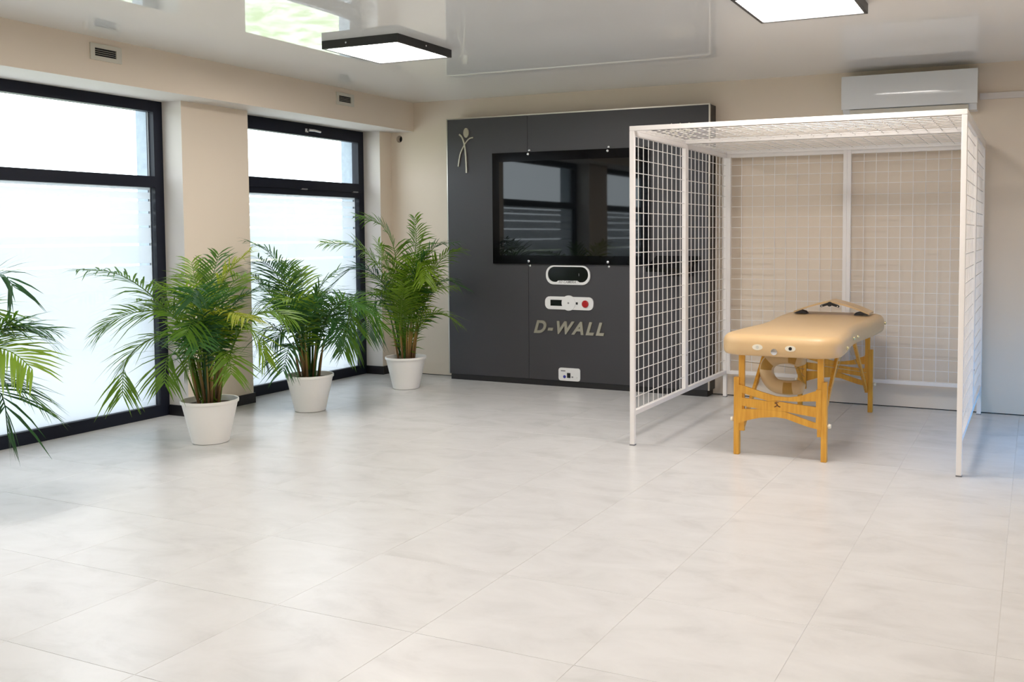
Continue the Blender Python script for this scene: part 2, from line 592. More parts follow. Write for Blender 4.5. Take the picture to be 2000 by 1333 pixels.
def window(idx, y0, y1, label, sash=False):
    d0, d1 = XW - 0.075, XW
    bm = bmesh.new()
    J = 0.075

    def bar(a0, z0, a1, z1, back=d0, front=d1):
        box(bm, (back, a0, z0), (front, a1, z1))
    bar(y0, 0.0, y0 + J, BEAM)
    bar(y1 - J, 0.0, y1, BEAM)
    bar(y0 + J, 0.0, y1 - J, 0.085)
    if not sash:
        bar(y0 + J, 2.222, y1 - J, BEAM)
        bar(y0 + J, 1.676, y1 - J, 1.757)
        zb, zt = 1.757, 2.222
    else:
        bar(y0 + J, 2.262, y1 - J, BEAM)
        bar(y0 + J, 1.676, y1 - J, 1.730)
        zb, zt = 1.806, 2.192
    w = struct(link_mesh('window_%d' % idx, bm, 'frame_black'), label)
    if sash:
        bm = bmesh.new()
        a, b = y0 + J - 0.03, y1 - J + 0.03
        s0, s1 = XW - 0.05, XW + 0.016
        box(bm, (s0, a, 1.726), (s1, b, zb))
        box(bm, (s0, a, zt), (s1, b, 2.268))
        box(bm, (s0, a, zb), (s1, a + 0.05, zt))
        box(bm, (s0, b - 0.05, zb), (s1, b, zt))
        link_mesh('tilt_sash', bm, 'frame_black', w)
        bm = bmesh.new()
        box(bm, (XW + 0.016, -0.985, 2.222), (XW + 0.026, -0.945, 2.252))
        tube(bm, [(XW + 0.026, -0.965, 2.240), (XW + 0.05, -0.965, 2.240)], 0.009, 10)
        tube(bm, [(XW + 0.05, -0.972, 2.240), (XW + 0.052, -0.90, 2.243), (XW + 0.050, -0.82, 2.237)], [0.011, 0.010, 0.009], 10)
        link_mesh('handle', bm, 'chrome', w, smooth=True, auto=40)
        for ya in (-0.995, -0.318):
            mbox('hinge_cover', (XW + 0.0, ya - 0.035, 1.722), (XW + 0.02, ya + 0.035, 1.734), 'grey_print', w)
    gx = XW - 0.035
    mbox('pane', (gx - 0.003, y0 + J - 0.005, zb - 0.005), (gx + 0.003, y1 - J + 0.005, zt + 0.005), 'window_glass', w)
    mbox('pane', (gx - 0.003, y0 + J - 0.005, 0.08), (gx + 0.003, y1 - J + 0.005, 1.68), 'window_glass', w)
    for z0, z1 in STRIPS:
        mbox('frosted_strip', (gx - 0.006, y0 + J + 0.012, z0), (gx - 0.0045, y1 - J - 0.012, z1), 'frosted_film', w)
    # bright gasket line of the glazing
    bm = bmesh.new()
    for z0, z1 in ((0.085, 1.676), (zb, zt)):
        box(bm, (gx - 0.02, y1 - J - 0.008, z0), (gx - 0.012, y1 - J, z1))
        box(bm, (gx - 0.02, y0 + J, z0), (gx - 0.012, y0 + J + 0.008, z1))
    link_mesh('gasket', bm, 'grey_print', w)
    return w


window(1, *WINS[1], 'wide black framed window with frosted lower pane and clear top pane')
window(2, *WINS[0], 'narrow black framed window with tilt sash above a frosted pane', sash=True)
window(3, *WINS[2], 'black framed window with frosted lower pane, unseen, added for daylight on the open floor')  # out of view, added to bring daylight onto the near floor

# outdoors: paving strip and a grassy bank
struct(mbox('trim_1', (-5.0, -22, -0.45), (-0.70, 14, -0.16), 'paving'), 'pale paving strip outside the windows')
bm = bmesh.new()
prof = [(-5.0, -0.35), (-7, -0.15), (-10, 0.2), (-16, 0.7), (-30, 1.1), (-60, 1.2)]
random.seed(5)
rows = []
for x, z in prof:
    rows.append([bm.verts.new((x, -40 + 5 * k, z + random.uniform(-0.06, 0.06))) for k in range(19)])
for a, b in zip(rows, rows[1:]):
    for k in range(18):
        bm.faces.new((a[k], a[k + 1], b[k + 1], b[k]))
gr = link_mesh('grass_bank', bm, 'grass', smooth=True)
gr['kind'] = 'structure'
gr['label'] = 'grassy bank rising beyond the windows'
struct(mbox('trim_2', (XR + 0.2, -14, -0.45), (20, 10, -0.16), 'paving'), 'pale paving outside the added blue glazed hatch')


# ------------------------------------------------------------------ ceiling lamps
def ceiling_lamp(cx, cy, label):
    s, h = 0.295, 0.052
    t = empty('ceiling_lamp', (cx, cy, CEIL), label, 'ceiling light', 'square ceiling panels')
    bm = bmesh.new()
    w = 0.018
    z0, z1 = CEIL - h, CEIL
    box(bm, (cx - s, cy - s, z0), (cx + s, cy - s + w, z1))
    box(bm, (cx - s, cy + s - w, z0), (cx + s, cy + s, z1))
    box(bm, (cx - s, cy - s + w, z0), (cx - s + w, cy + s - w, z1))
    box(bm, (cx + s - w, cy - s + w, z0), (cx + s, cy + s - w, z1))
    f = link_mesh('frame', bm, 'lamp_frame', t)
    mbox('diffuser', (cx - s + w, cy - s + w, z0 + 0.004), (cx + s - w, cy + s - w, z0 + 0.010), 'lamp_diffuser', t)
    for k, (px, py) in enumerate(((cx - 0.1, cy - s), (cx + s, cy))):
        bm = bmesh.new()
        d = Vector((0, -0.004, 0)) if k == 0 else Vector((0.004, 0, 0))
        q = Vector((px, py, CEIL - 0.026))
        tube(bm, [q, q + d], 0.006, 8)
        link_mesh('screw', bm, 'chrome', t)
    return t


ceiling_lamp(1.49, -2.33, 'black framed square light panel in front of the dark console')
ceiling_lamp(4.25, -2.475, 'black framed square light panel above the front of the white cage')
ceiling_lamp(1.49, -5.1, 'unseen black framed light panel added over the open floor by the windows')  # this panel and the next are unseen, added to brighten the front floor
ceiling_lamp(4.25, -5.1, 'unseen black framed light panel added over the open floor facing the cage')


# ------------------------------------------------------------------ vents in the beam
def vent(y0, y1, label):
    z0, z1 = 2.428, 2.530
    t = empty('air_vent', (0, (y0 + y1) / 2, z0), label, 'vent', 'air vents in the beam')
    bm = bmesh.new()
    b = 0.026
    x = 0.010
    box(bm, (0, y0, z0), (x, y1, z0 + b))
    box(bm, (0, y0, z1 - b), (x, y1, z1))
    box(bm, (0, y0, z0 + b), (x, y0 + b + 0.004, z1 - b))
    box(bm, (0, y1 - b - 0.012, z0 + b), (x, y1, z1 - b))
    link_mesh('frame', bm, 'vent_plastic', t)
    mbox('opening', (0.0, y0 + b, z0 + b), (0.002, y1 - b, z1 - b), 'void_black', t)
    for k in range(3):
        z = z0 + b + 0.0125 * (k + 1)
        bm = bmesh.new()
        v = box(bm, (0.001, y0 + b, z - 0.0008), (0.006, y1 - b - 0.008, z + 0.0008))
        link_mesh('slat', bm, 'vent_plastic', t)
    return t


vent(-3.353, -3.133, 'cream air vent grille in the beam above the wide window')
vent(-1.086, -0.864, 'cream air vent grille in the beam above the narrow tilt window')


# ------------------------------------------------------------------ air conditioner and trunking
ac = empty('air_conditioner', (4.52, 0.0, 2.22), 'white wall mounted air conditioner above the cage', 'air conditioner')
AX0, AX1 = 4.035, 4.995


def prism_yz(bm, poly, x0, x1):
    a = [bm.verts.new((x0, y, z)) for y, z in poly]
    b = [bm.verts.new((x1, y, z)) for y, z in poly]
    bm.faces.new(a)
    bm.faces.new(b[::-1])
    for i in range(len(poly)):
        j = (i + 1) % len(poly)
        bm.faces.new((a[i], b[i], b[j], a[j]))


bm = bmesh.new()
prism_yz(bm, [(0, 2.505), (-0.165, 2.505), (-0.175, 2.495), (-0.175, 2.265), (-0.13, 2.222), (0, 2.222)], AX0 + 0.006, AX1 - 0.006)
link_mesh('body', bm, 'ac_plastic', ac)
bm = bmesh.new()
front = []
for k in range(11):
    f = k / 10
    front.append((-0.196 - 0.010 * math.sin(math.pi * f) , 2.508 - 0.245 * f))
prism_yz(bm, [(-0.172, 2.508)] + front + [(-0.172, 2.262)], AX0, AX1)
link_mesh('front_panel', bm, 'ac_plastic', ac, smooth=True, auto=30)
bm = bmesh.new()
prism_yz(bm, [(-0.176, 2.258), (-0.186, 2.256), (-0.150, 2.222), (-0.135, 2.224)], AX0 + 0.06, AX1 - 0.06)
link_mesh('louver', bm, 'vent_plastic', ac)
ct = mbox('cable_trunking', (5.0, -0.018, 2.306), (XR, 0.0, 2.352), 'pale_tone', None, 0.003)
tag(ct, 'pale cable trunking on the wall beside the air conditioner', 'trunking')

# ------------------------------------------------------------------ interactive training wall
CX0, CX1, CY, CH = 0.480, 2.973, -0.1532, 2.375
dw = empty('training_console', (1.727, -0.08, 0.0), 'tall dark grey training console with a big black screen, against the beige wall', 'console')
mbox('cabinet', (CX0 + 0.012, CY + 0.018, 0.05), (CX1 - 0.004, -0.002, CH - 0.004), 'graphite_side', dw)
mbox('plinth', (CX0 + 0.010, CY + 0.006, 0.0), (CX1 - 0.006, -0.002, 0.05), 'black_plastic', dw, 0.002)
seams = [CX0, 1.311, CX1]
for a, b in zip(seams, seams[1:]):
    p_ = mbox('front_panel', (a + 0.0015, CY, 0.052), (b - 0.0015, CY + 0.018, CH - 0.006), 'graphite', dw, 0.0012, 1)
bm = bmesh.new()
box(bm, (CX1, CY - 0.002, 0.052), (CX1 + 0.012, CY + 0.012, CH))
link_mesh('corner_trim', bm, 'aluminium', dw)
bm = bmesh.new()
box(bm, (CX0 - 0.010, CY - 0.001, 0.052), (CX0, CY + 0.012, CH))
link_mesh('corner_trim', bm, 'aluminium', dw)
mbox('top_trim', (CX0 - 0.010, CY - 0.001, CH - 0.006), (CX1 + 0.012, CY + 0.012, CH + 0.004), 'aluminium', dw)
mbox('side_panel', (CX1 - 0.004, CY + 0.012, 0.05), (CX1 + 0.010, -0.002, CH - 0.002), 'graphite_side', dw)

# screen behind a black glass sheet on stand-off bolts
SX0, SX1, SZ0, SZ1 = 0.963, 2.462, 1.070, 2.048
scr = mbox('screen', (SX0, CY - 0.024, SZ0), (SX1, CY, SZ1), 'screen_bezel', dw, 0.002)
mbox('display', (1.035, CY - 0.0255, 1.145), (2.392, CY - 0.0235, 1.968), 'screen_glass', scr)
for bx in (1.330, 2.092):
    for bz in (2.062, 2.030, 1.094, 1.056):
        bm = bmesh.new()
        on = SZ0 < bz < SZ1
        y = CY - (0.024 if on else 0.0)
        tube(bm, [(bx, y, bz), (bx, y - 0.006, bz), (bx, y - 0.009, bz)], [0.011, 0.011, 0.007], 14)
        link_mesh('standoff_bolt', bm, 'chrome', dw, smooth=True, auto=40)

# stylised figure of curved metal strokes
fg = None


def cr(pts, n=8):
    P = [Vector(q) for q in pts]
    P = [P[0] * 2 - P[1]] + P + [P[-1] * 2 - P[-2]]
    out = []
    for i in range(1, len(P) - 2):
        for k in range(n):
            t = k / n
            out.append(0.5 * ((2 * P[i]) + (P[i + 1] - P[i - 1]) * t + (2 * P[i - 1] - 5 * P[i] + 4 * P[i + 1] - P[i + 2]) * t * t + (3 * P[i] - P[i - 1] - 3 * P[i + 1] + P[i + 2]) * t ** 3))
    out.append(P[-2])
    return out


def stroke_xz(bm, pts, w, y0, y1):
    """flat ribbon of constant width along a path in x,z"""
    q = [Vector((a.x, a.y)) for a in cr([(x, z, 0) for x, z in pts])]
    L, R = [], []
    for i, c in enumerate(q):
        d = (q[min(i + 1, len(q) - 1)] - q[max(i - 1, 0)]).normalized()
        nrm = Vector((-d.y, d.x)) * w / 2
        L.append(c + nrm)
        R.append(c - nrm)
    rows = []
    for a, b in zip(L, R):
        rows.append([bm.verts.new((a.x, y0, a.y)), bm.verts.new((b.x, y0, b.y)), bm.verts.new((b.x, y1, b.y)), bm.verts.new((a.x, y1, a.y))])
    for a, b in zip(rows, rows[1:]):
        for k in range(4):
            bm.faces.new((a[k], a[(k + 1) % 4], b[(k + 1) % 4], b[k]))
    bm.faces.new(rows[0])
    bm.faces.new(rows[-1][::-1])


bm = bmesh.new()
stroke_xz(bm, [(0.613, 2.233), (0.643, 2.205), (0.664, 2.150), (0.676, 2.080), (0.683, 1.990), (0.686, 1.885)], 0.015, CY - 0.012, CY)
stroke_xz(bm, [(0.760, 2.199), (0.720, 2.190), (0.685, 2.160), (0.650, 2.110), (0.620, 2.050), (0.598, 1.945)], 0.011, CY - 0.011, CY)
prism_xz(bm, [(0.686 + 0.028 * math.cos(2 * math.pi * k / 28), 2.243 + 0.044 * math.sin(2 * math.pi * k / 28)) for k in range(28)], CY - 0.012, CY)
link_mesh('figure_emblem', bm, 'brushed_letters', dw)['label'] = 'brushed metal stick figure with raised arms'

# three linked diamonds
bm = bmesh.new()
for k in range(3):
    c = 2.655 + 0.0765 * k
    cz = 2.170
    d0, d1 = 0.064, 0.050
    ring_xz(bm, [(c + d0, cz), (c, cz + d0), (c - d0, cz), (c, cz - d0)], [(c + d1, cz), (c, cz + d1), (c - d1, cz), (c, cz - d1)], CY - 0.008 - 0.001 * k, CY)
    d = 0.018
    prism_xz(bm, [(c + d, cz), (c, cz + d), (c - d, cz), (c, cz - d)], CY - 0.006, CY)
link_mesh('diamond_emblem', bm, 'brushed_letters', dw)['label'] = 'three linked metal diamonds'

# camera window
bm = bmesh.new()
o_ = rrect(1.704, 0.977, 0.425, 0.166, 0.075, 8)
i_ = rrect(1.704, 0.982, 0.390, 0.132, 0.064, 8)
ring_xz(bm, o_, i_, CY - 0.012, CY)
prism_xz(bm, [(1.590, 0.913), (1.614, 0.929), (1.794, 0.929), (1.818, 0.913), (1.818, 0.905), (1.590, 0.905)], CY - 0.0125, CY)
cw = link_mesh('camera_bezel', bm, 'white_plastic', dw)
bm = bmesh.new()
prism_xz(bm, i_, CY - 0.004, CY)
link_mesh('camera_glass', bm, 'black_gloss', cw)
text_mesh('lettering', '3D CAMERA', 0.030, 0.0006, 'grey_print', cw, (1.613, CY - 0.0130, 0.9075), shear=0.25, offset=0.0004, spacing=1.05)
mbox('camera_slit', (1.806, CY - 0.0055, 0.970), (1.810, CY - 0.004, 0.992), 'grey_print', cw)

# control strip
bm = bmesh.new()
prism_xz(bm, rrect(1.714, 0.733, 0.466, 0.112, 0.045, 6), CY - 0.012, CY)
cp = link_mesh('control_strip', bm, 'white_plastic', dw)
bm = bmesh.new()
cyl_y(bm, 1.711, 0.735, 0.066, CY - 0.016, CY - 0.001, 32)
link_mesh('dial', bm, 'white_plastic', cp)
mbox('socket', (1.535, CY - 0.0135, 0.708), (1.652, CY - 0.011, 0.760), 'black_gloss', cp)
bm = bmesh.new()
cyl_y(bm, 1.711, 0.735, 0.008, CY - 0.018, CY - 0.015, 12)
link_mesh('button', bm, 'grey_print', cp)
mbox('switch', (1.782, CY - 0.0145, 0.724), (1.800, CY - 0.011, 0.744), 'black_plastic', cp)
bm = bmesh.new()
tube(bm, [(1.872, CY - 0.011, 0.731), (1.872, CY - 0.020, 0.731), (1.872, CY - 0.026, 0.731)], [0.031, 0.031, 0.024], 24)
link_mesh('stop_button', bm, 'red_button', cp, smooth=True, auto=40)['label'] = 'round red stop button'

# brand lettering
text_mesh('lettering', 'D-WALL', 0.150, 0.006, 'brushed_letters', dw, (1.362, CY - 0.006, 0.468), shear=0.32, offset=0.0055, spacing=1.30)

# small socket plate near the floor
bm = bmesh.new()
prism_xz(bm, rrect(1.713, 0.112, 0.208, 0.112, 0.022, 5), CY - 0.010, CY)
sp = link_mesh('socket_plate', bm, 'white_plastic', dw)
mbox('socket', (1.692, CY - 0.0115, 0.082), (1.725, CY - 0.009, 0.126), 'black_gloss', sp)
for k, (a, b, c, d, m_) in enumerate(((1.655, 0.078, 1.680, 0.104, 'blue_print'), (1.735, 0.085, 1.752, 0.098, 'grey_print'), (1.632, 0.137, 1.676, 0.147, 'grey_print'), (1.785, 0.085, 1.790, 0.090, 'grey_print'))):
    if k == 0:
        bm = bmesh.new()
        cyl_y(bm, (a + c) / 2, (b + d) / 2, 0.014, CY - 0.0108, CY - 0.0095, 14)
        link_mesh('print_mark', bm, m_, sp)
    else:
        mbox('print_mark', (a, CY - 0.0106, b), (c, CY - 0.0095, d), m_, sp)

# fold-out tray on the console, behind the cage mesh
bm = bmesh.new()
a = [(2.52, CY, 1.150), (2.90, CY, 1.150), (2.86, CY - 0.23, 1.055), (2.52, CY - 0.23, 1.055)]
va = [bm.verts.new(q) for q in a]
vb = [bm.verts.new((q[0], q[1], q[2] - 0.03)) for q in a]
bm.faces.new(va)
bm.faces.new(vb[::-1])
for i in range(4):
    bm.faces.new((va[i], vb[i], vb[(i + 1) % 4], va[(i + 1) % 4]))
tr = link_mesh('keyboard_tray', bm, 'black_gloss', dw)
mbox('tray_bracket', (2.64, CY - 0.12, 0.985), (2.84, CY, 1.075), 'black_plastic', tr, 0.004)

# ------------------------------------------------------------------ white mesh cage
GX0, GX1, GY0, GY1, GT = 3.080, 5.050, -2.032, -0.065, 0.030
YM, XM = (GY0 + GY1) / 2, (GX0 + GX1) / 2
cage = empty('mesh_cage', (XM, YM, 0), 'open white steel cage of wire mesh panels around the massage table', 'cage')
wire_cache = {}


def wire(p0, p1, parent):
    p0, p1 = Vector(p0), Vector(p1)
    d = p1 - p0
    key = tuple(round(c, 3) for c in d)
    if key not in wire_cache:
        bm = bmesh.new()
        tube(bm, [(0, 0, 0), d], 0.0026, 6, caps=False)
        bmesh.ops.recalc_face_normals(bm, faces=bm.faces)
        me = bpy.data.meshes.new('wire')
        bm.to_mesh(me)
        bm.free()
        for f in me.polygons:
            f.use_smooth = True
        me.materials.append(MATS['white_steel'])
        wire_cache[key] = me
    o = bpy.data.objects.new('wire', wire_cache[key])
    o.location = p0
    COL.objects.link(o)
    o.parent = parent
    return o


def bars(name, lst, bev=0.003):
    bm = bmesh.new()
    for a, b in lst:
        sub = bmesh.new()
        box(sub, a, b)
        bevel(sub, bev, 2)
        me = bpy.data.meshes.new('t')
        sub.to_mesh(me)
        sub.free()
        bm.from_mesh(me)
        bpy.data.meshes.remove(me)
    return link_mesh(name, bm, 'white_steel', cage)


ZB, ZT = 0.19, 1.97
ZW = [0.302 + 0.08305 * k for k in range(20)]


def bolt(p0, d, parent):
    bm = bmesh.new()
    q = Vector(p0)
    tube(bm, [q, q + Vector(d)], 0.007, 8)
    link_mesh('bolt', bm, 'chrome', parent)


def side_panel(xa, ya, yb, leg_front, leg_back, ys, sgn):
    xb = xa + GT
    f = bars('side_panel', [((xa, ya, 0.004 if leg_front else ZB), (xb, ya + GT, ZT)),
                            ((xa, yb - GT, 0.004 if leg_back else ZB), (xb, yb, ZT)),
                            ((xa, ya + GT, ZB), (xb, yb - GT, ZB + GT)),
                            ((xa, ya + GT, ZT - GT), (xb, yb - GT, ZT))])
    xc = xa + GT / 2
    for y in ys:
        wire((xc - 0.0025, y, ZB + GT - 0.004), (xc - 0.0025, y, ZT - GT + 0.004), f)
    for z in ZW:
        wire((xc + 0.0025, ya + GT - 0.004, z), (xc + 0.0025, yb - GT + 0.004, z), f)
    for on, y in ((leg_front, ya + GT / 2), (leg_back, yb - GT / 2)):
        if on:
            mbox('foot_cap', (xa - 0.001, y - GT / 2 - 0.001, 0.0), (xb + 0.001, y + GT / 2 + 0.001, 0.008), 'grey_print', f)
    return f


YS1 = [-1.917 + 0.0858 * k for k in range(10)]
YS2 = [-0.912 + 0.0845 * k for k in range(10)]
for xa, sgn in ((GX0, 1), (GX1 - GT, -1)):
    f1 = side_panel(xa, GY0, YM, True, False, YS1, sgn)
    f2 = side_panel(xa, YM, GY1, False, True, YS2, sgn)
    xi = xa + GT if sgn > 0 else xa + GT
    for z in (1.72, 0.46):
        bolt((xi, YM - GT / 2, z), (0.006, 0, 0), f1)


def back_panel(xa, xb, xs):
    ya, yb = GY1 - GT, GY1
    f = bars('back_panel', [((xa, ya, ZB), (xa + GT, yb, ZT)), ((xb - GT, ya, ZB), (xb, yb, ZT)),
                            ((xa + GT, ya, ZB), (xb - GT, yb, ZB + GT)), ((xa + GT, ya, ZT - GT), (xb - GT, yb, ZT))])
    yc = ya + GT / 2
    for x in xs:
        wire((x, yc - 0.0025, ZB + GT - 0.004), (x, yc - 0.0025, ZT - GT + 0.004), f)
    for z in ZW:
        wire((xa + GT - 0.004, yc + 0.0025, z), (xb - GT + 0.004, yc + 0.0025, z), f)
    return f


back_panel(GX0 + GT, XM, [3.228 + 0.09 * k for k in range(9)])
back_panel(XM, GX1 - GT, [4.190 + 0.09 * k for k in range(9)])


def roof_panel(ya, yb):
    z0, z1 = ZT, ZT + GT
    f = bars('roof_panel', [((GX0, ya, z0), (GX1, ya + GT, z1)), ((GX0, yb - GT, z0), (GX1, yb, z1)),
                            ((GX0, ya + GT, z0), (GX0 + GT, yb - GT, z1)), ((GX1 - GT, ya + GT, z0), (GX1, yb - GT, z1))])
    zc = z0 + GT / 2
    nx = 21
    for k in range(1, nx):
        x = GX0 + GT + (GX1 - GX0 - 2 * GT) * k / nx
        wire((x, ya + GT - 0.004, zc + 0.0025), (x, yb - GT + 0.004, zc + 0.0025), f)
    ny = 11
    for k in range(1, ny):
        y = ya + GT + (yb - ya - 2 * GT) * k / ny
        wire((GX0 + GT - 0.004, y, zc - 0.0025), (GX1 - GT + 0.004, y, zc - 0.0025), f)
    return f


roof_panel(GY0, YM)
roof_panel(YM, GY1)


# ------------------------------------------------------------------ massage table
TXC, TY0, TY1 = 4.03, -2.085, -0.215
TZ0, TZ1 = 0.612, 0.738
tbl = empty('massage_table', (TXC, (TY0 + TY1) / 2, 0), 'folding massage table with tan vinyl top and wooden legs, inside the cage', 'massage table')


def table_outline():
    pts = []
    hw, r = 0.362, 0.15
    cx, ym = TXC, (TY0 + TY1) / 2
    hl = (TY1 - TY0) / 2
    raw = []
    for k, (sx, sy) in enumerate(((1, 1), (-1, 1), (-1, -1), (1, -1))):
        for i in range(11):
            a = math.pi / 2 * (k + i / 10)
            raw.append((sx * (hw - r) + r * math.cos(a), sy * (hl - r) + r * math.sin(a)))
    out = []
    for i in range(len(raw)):
        a, b = raw[i], raw[(i + 1) % len(raw)]
        L = math.hypot(b[0] - a[0], b[1] - a[1])
        m_ = max(1, int(L / 0.06))
        for k in range(m_):
            out.append((a[0] + (b[0] - a[0]) * k / m_, a[1] + (b[1] - a[1]) * k / m_))
    for x, y in out:
        s = 1 - 0.13 * math.exp(-((y + 0.1) / 0.42) ** 2)
        pts.append(Vector((cx + x * s, ym + y)))
    return pts


def padded(name, outline, prof, mat, parent):
    bm = bmesh.new()
    n = len(outline)
    nr = []
    for i in range(n):
        d = (outline[(i + 1) % n] - outline[i - 1]).normalized()
        nr.append(Vector((d.y, -d.x)))
    rings = []
    for o, z in prof:
        rings.append([bm.verts.new((outline[i].x - nr[i].x * o, outline[i].y - nr[i].y * o, z)) for i in range(n)])
    for a, b in zip(rings, rings[1:]):
        for i in range(n):
            j = (i + 1) % n
            bm.faces.new((a[i], a[j], b[j], b[i]))
    bm.faces.new(rings[0][::-1])
    bm.faces.new(rings[-1])
    return link_mesh(name, bm, mat, parent, smooth=True, auto=50)


R = 0.052
prof = [(0.03, TZ0), (0.012, TZ0 + 0.004), (0.002, TZ0 + 0.018), (0.0, TZ0 + 0.04)]
for k in range(8):
    a = math.pi / 2 * k / 7
    prof.append((R - R * math.cos(a), TZ1 - R + R * math.sin(a)))
prof.append((0.12, TZ1 + 0.004))
top = padded('padded_top', table_outline(), prof, 'vinyl', tbl)

for x, hole in ((3.917, 'vent_plastic'), (4.112, 'void_black')):
    bm = bmesh.new()
    prism_xz(bm, [(x + 0.031 * math.cos(2 * math.pi * k / 24), 0.668 + 0.017 * math.sin(2 * math.pi * k / 24)) for k in range(24)], TY0 - 0.004, TY0 + 0.004)
    h = link_mesh('headrest_socket', bm, 'cream_plastic', top)
    bm = bmesh.new()
    cyl_y(bm, x, 0.668, 0.010, TY0 - 0.006, TY0 + 0.003, 14)
    link_mesh('socket_hole', bm, hole, tbl)
bm = bmesh.new()
tube(bm, [(4.017, TY0 + 0.004, 0.645), (4.017, TY0 - 0.008, 0.645), (4.017, TY0 - 0.010, 0.645)], [0.019, 0.019, 0.008], 16)
link_mesh('lock_latch', bm, 'chrome', top, smooth=True, auto=40)
for x, y, z in ((4.392, -1.80, 0.652), (4.375, -1.40, 0.668), (4.368, -1.22, 0.66), (4.396, -0.32, 0.672)):
    bm = bmesh.new()
    s = 1 - 0.13 * math.exp(-((y - (TY0 + TY1) / 2 + 0.1) / 0.42) ** 2)
    xe = TXC + 0.362 * s
    tube(bm, [(xe - 0.006, y, z), (xe + 0.006, y, z), (xe + 0.012, y, z)], [0.011, 0.011, 0.005], 12)
    link_mesh('corner_stud', bm, 'brass', top, smooth=True, auto=40)


def end_frame(y, sgn):
    """legs and slotted end board of one end; sgn points to the table centre"""
    t = 0.011
    for s, xu, xl in ((-1, 3.793, 3.764), (1, 4.267, 4.290)):
        leg = mbox('leg', (xu - 0.018, y - t, 0.145), (xu + 0.018, y + t, TZ0 + 0.004), 'beech', tbl, 0.003)
        bm = bmesh.new()
        v = box(bm, (xl - 0.017, y - 0.019, 0.0), (xl + 0.017, y + 0.019, 0.470))
        bevel(bm, 0.004)
        link_mesh('leg_extension', bm, 'beech', leg)
        bm = bmesh.new()
        xo = xl + s * 0.017
        tube(bm, [(xo, y, 0.212), (xo + s * 0.010, y, 0.212), (xo + s * 0.022, y, 0.212)], [0.006, 0.015, 0.012], 12)
        link_mesh('height_knob', bm, 'cream_plastic', leg, smooth=True, auto=40)
    # board of three waves that merge at the middle
    N = 24
    xs = [3.778 + (4.276 - 3.778) * k / N for k in range(N + 1)]

    def lerp(tab, x):
        for (a, za), (b, zb) in zip(tab, tab[1:]):
            if x <= b:
                f = (x - a) / (b - a)
                f = f * f * (3 - 2 * f) if len(tab) < 4 else f
                return za + (zb - za) * f
        return tab[-1][1]
    T = [(3.77, 0.428), (3.85, 0.410), (3.92, 0.390), (4.01, 0.369), (4.08, 0.368), (4.15, 0.380), (4.20, 0.400), (4.28, 0.430)]
    B = [(3.77, 0.188), (3.84, 0.215), (3.91, 0.235), (4.01, 0.246), (4.07, 0.240), (4.135, 0.220), (4.20, 0.202), (4.28, 0.188)]
    bands = [
        (T, [(3.77, 0.382), (3.80, 0.377), (3.97, 0.336), (3.99, 0.344), (4.12, 0.346), (4.24, 0.356), (4.28, 0.358)]),
        ([(3.77, 0.349), (3.80, 0.348), (3.97, 0.336), (3.99, 0.343), (4.12, 0.330), (4.24, 0.322), (4.28, 0.322)],
         [(3.77, 0.302), (3.80, 0.300), (3.91, 0.286), (4.06, 0.283), (4.15, 0.272), (4.24, 0.262), (4.28, 0.260)]),
        ([(3.77, 0.279), (3.80, 0.279), (3.91, 0.286), (4.06, 0.282), (4.15, 0.254), (4.24, 0.229), (4.28, 0.226)], B)]
    bm = bmesh.new()
    y0, y1 = (y - 0.021, y - 0.006) if sgn > 0 else (y + 0.006, y + 0.021)
    for hi, lo in bands:
        rows = []
        for x in xs:
            a, b = lerp(hi, x), lerp(lo, x)
            a = max(a, b + 0.0005)
            rows.append([bm.verts.new((x, y0, a)), bm.verts.new((x, y0, b)), bm.verts.new((x, y1, b)), bm.verts.new((x, y1, a))])
        for a, b in zip(rows, rows[1:]):
            for k in range(4):
                bm.faces.new((a[k], a[(k + 1) % 4], b[(k + 1) % 4], b[k]))
        bm.faces.new(rows[0])
        bm.faces.new(rows[-1][::-1])
    for a, b in ((3.776, 3.800), (4.244, 4.276)):
        box(bm, (a, y0 + 0.001, 0.20), (b, y1 - 0.001, 0.425))
    brd = link_mesh('end_board', bm, 'beech', tbl)
    # folding struts
    for x in (3.795, 4.262):
        bm = bmesh.new()
        a = Vector((x, y + sgn * 0.03, 0.175))
        b = Vector((x, y + sgn * 0.60, TZ0 + 0.004))
        d = (b - a).normalized()
        nrm = Vector((0, -d.z, d.y)) * 0.016
        h = Vector((0.009, 0, 0))
        q = [a + nrm - h, a - nrm - h, a - nrm + h, a + nrm + h, b + nrm - h, b - nrm - h, b - nrm + h, b + nrm + h]
        vv = [bm.verts.new(c) for c in q]
        for f in ((0, 1, 2, 3), (4, 7, 6, 5), (0, 4, 5, 1), (1, 5, 6, 2), (2, 6, 7, 3), (3, 7, 4, 0)):
            bm.faces.new([vv[i] for i in f])
        link_mesh('strut', bm, 'beech', tbl)
    return brd


fb = end_frame(TY0 + 0.105, 1)
end_frame(-0.30, -1)
# small burnt-in mark on the front board
bm = bmesh.new()
y0 = TY0 + 0.105 - 0.0225
stroke_xz(bm, [(4.000, 0.331), (4.012, 0.327), (4.020, 0.314), (4.034, 0.308)], 0.006, y0, y0 + 0.003)
stroke_xz(bm, [(4.016, 0.320), (4.008, 0.310), (3.998, 0.306)], 0.005, y0, y0 + 0.003)
stroke_xz(bm, [(4.006, 0.336), (4.024, 0.333)], 0.004, y0, y0 + 0.003)
link_mesh('brand_mark', bm, 'brown_print', fb)
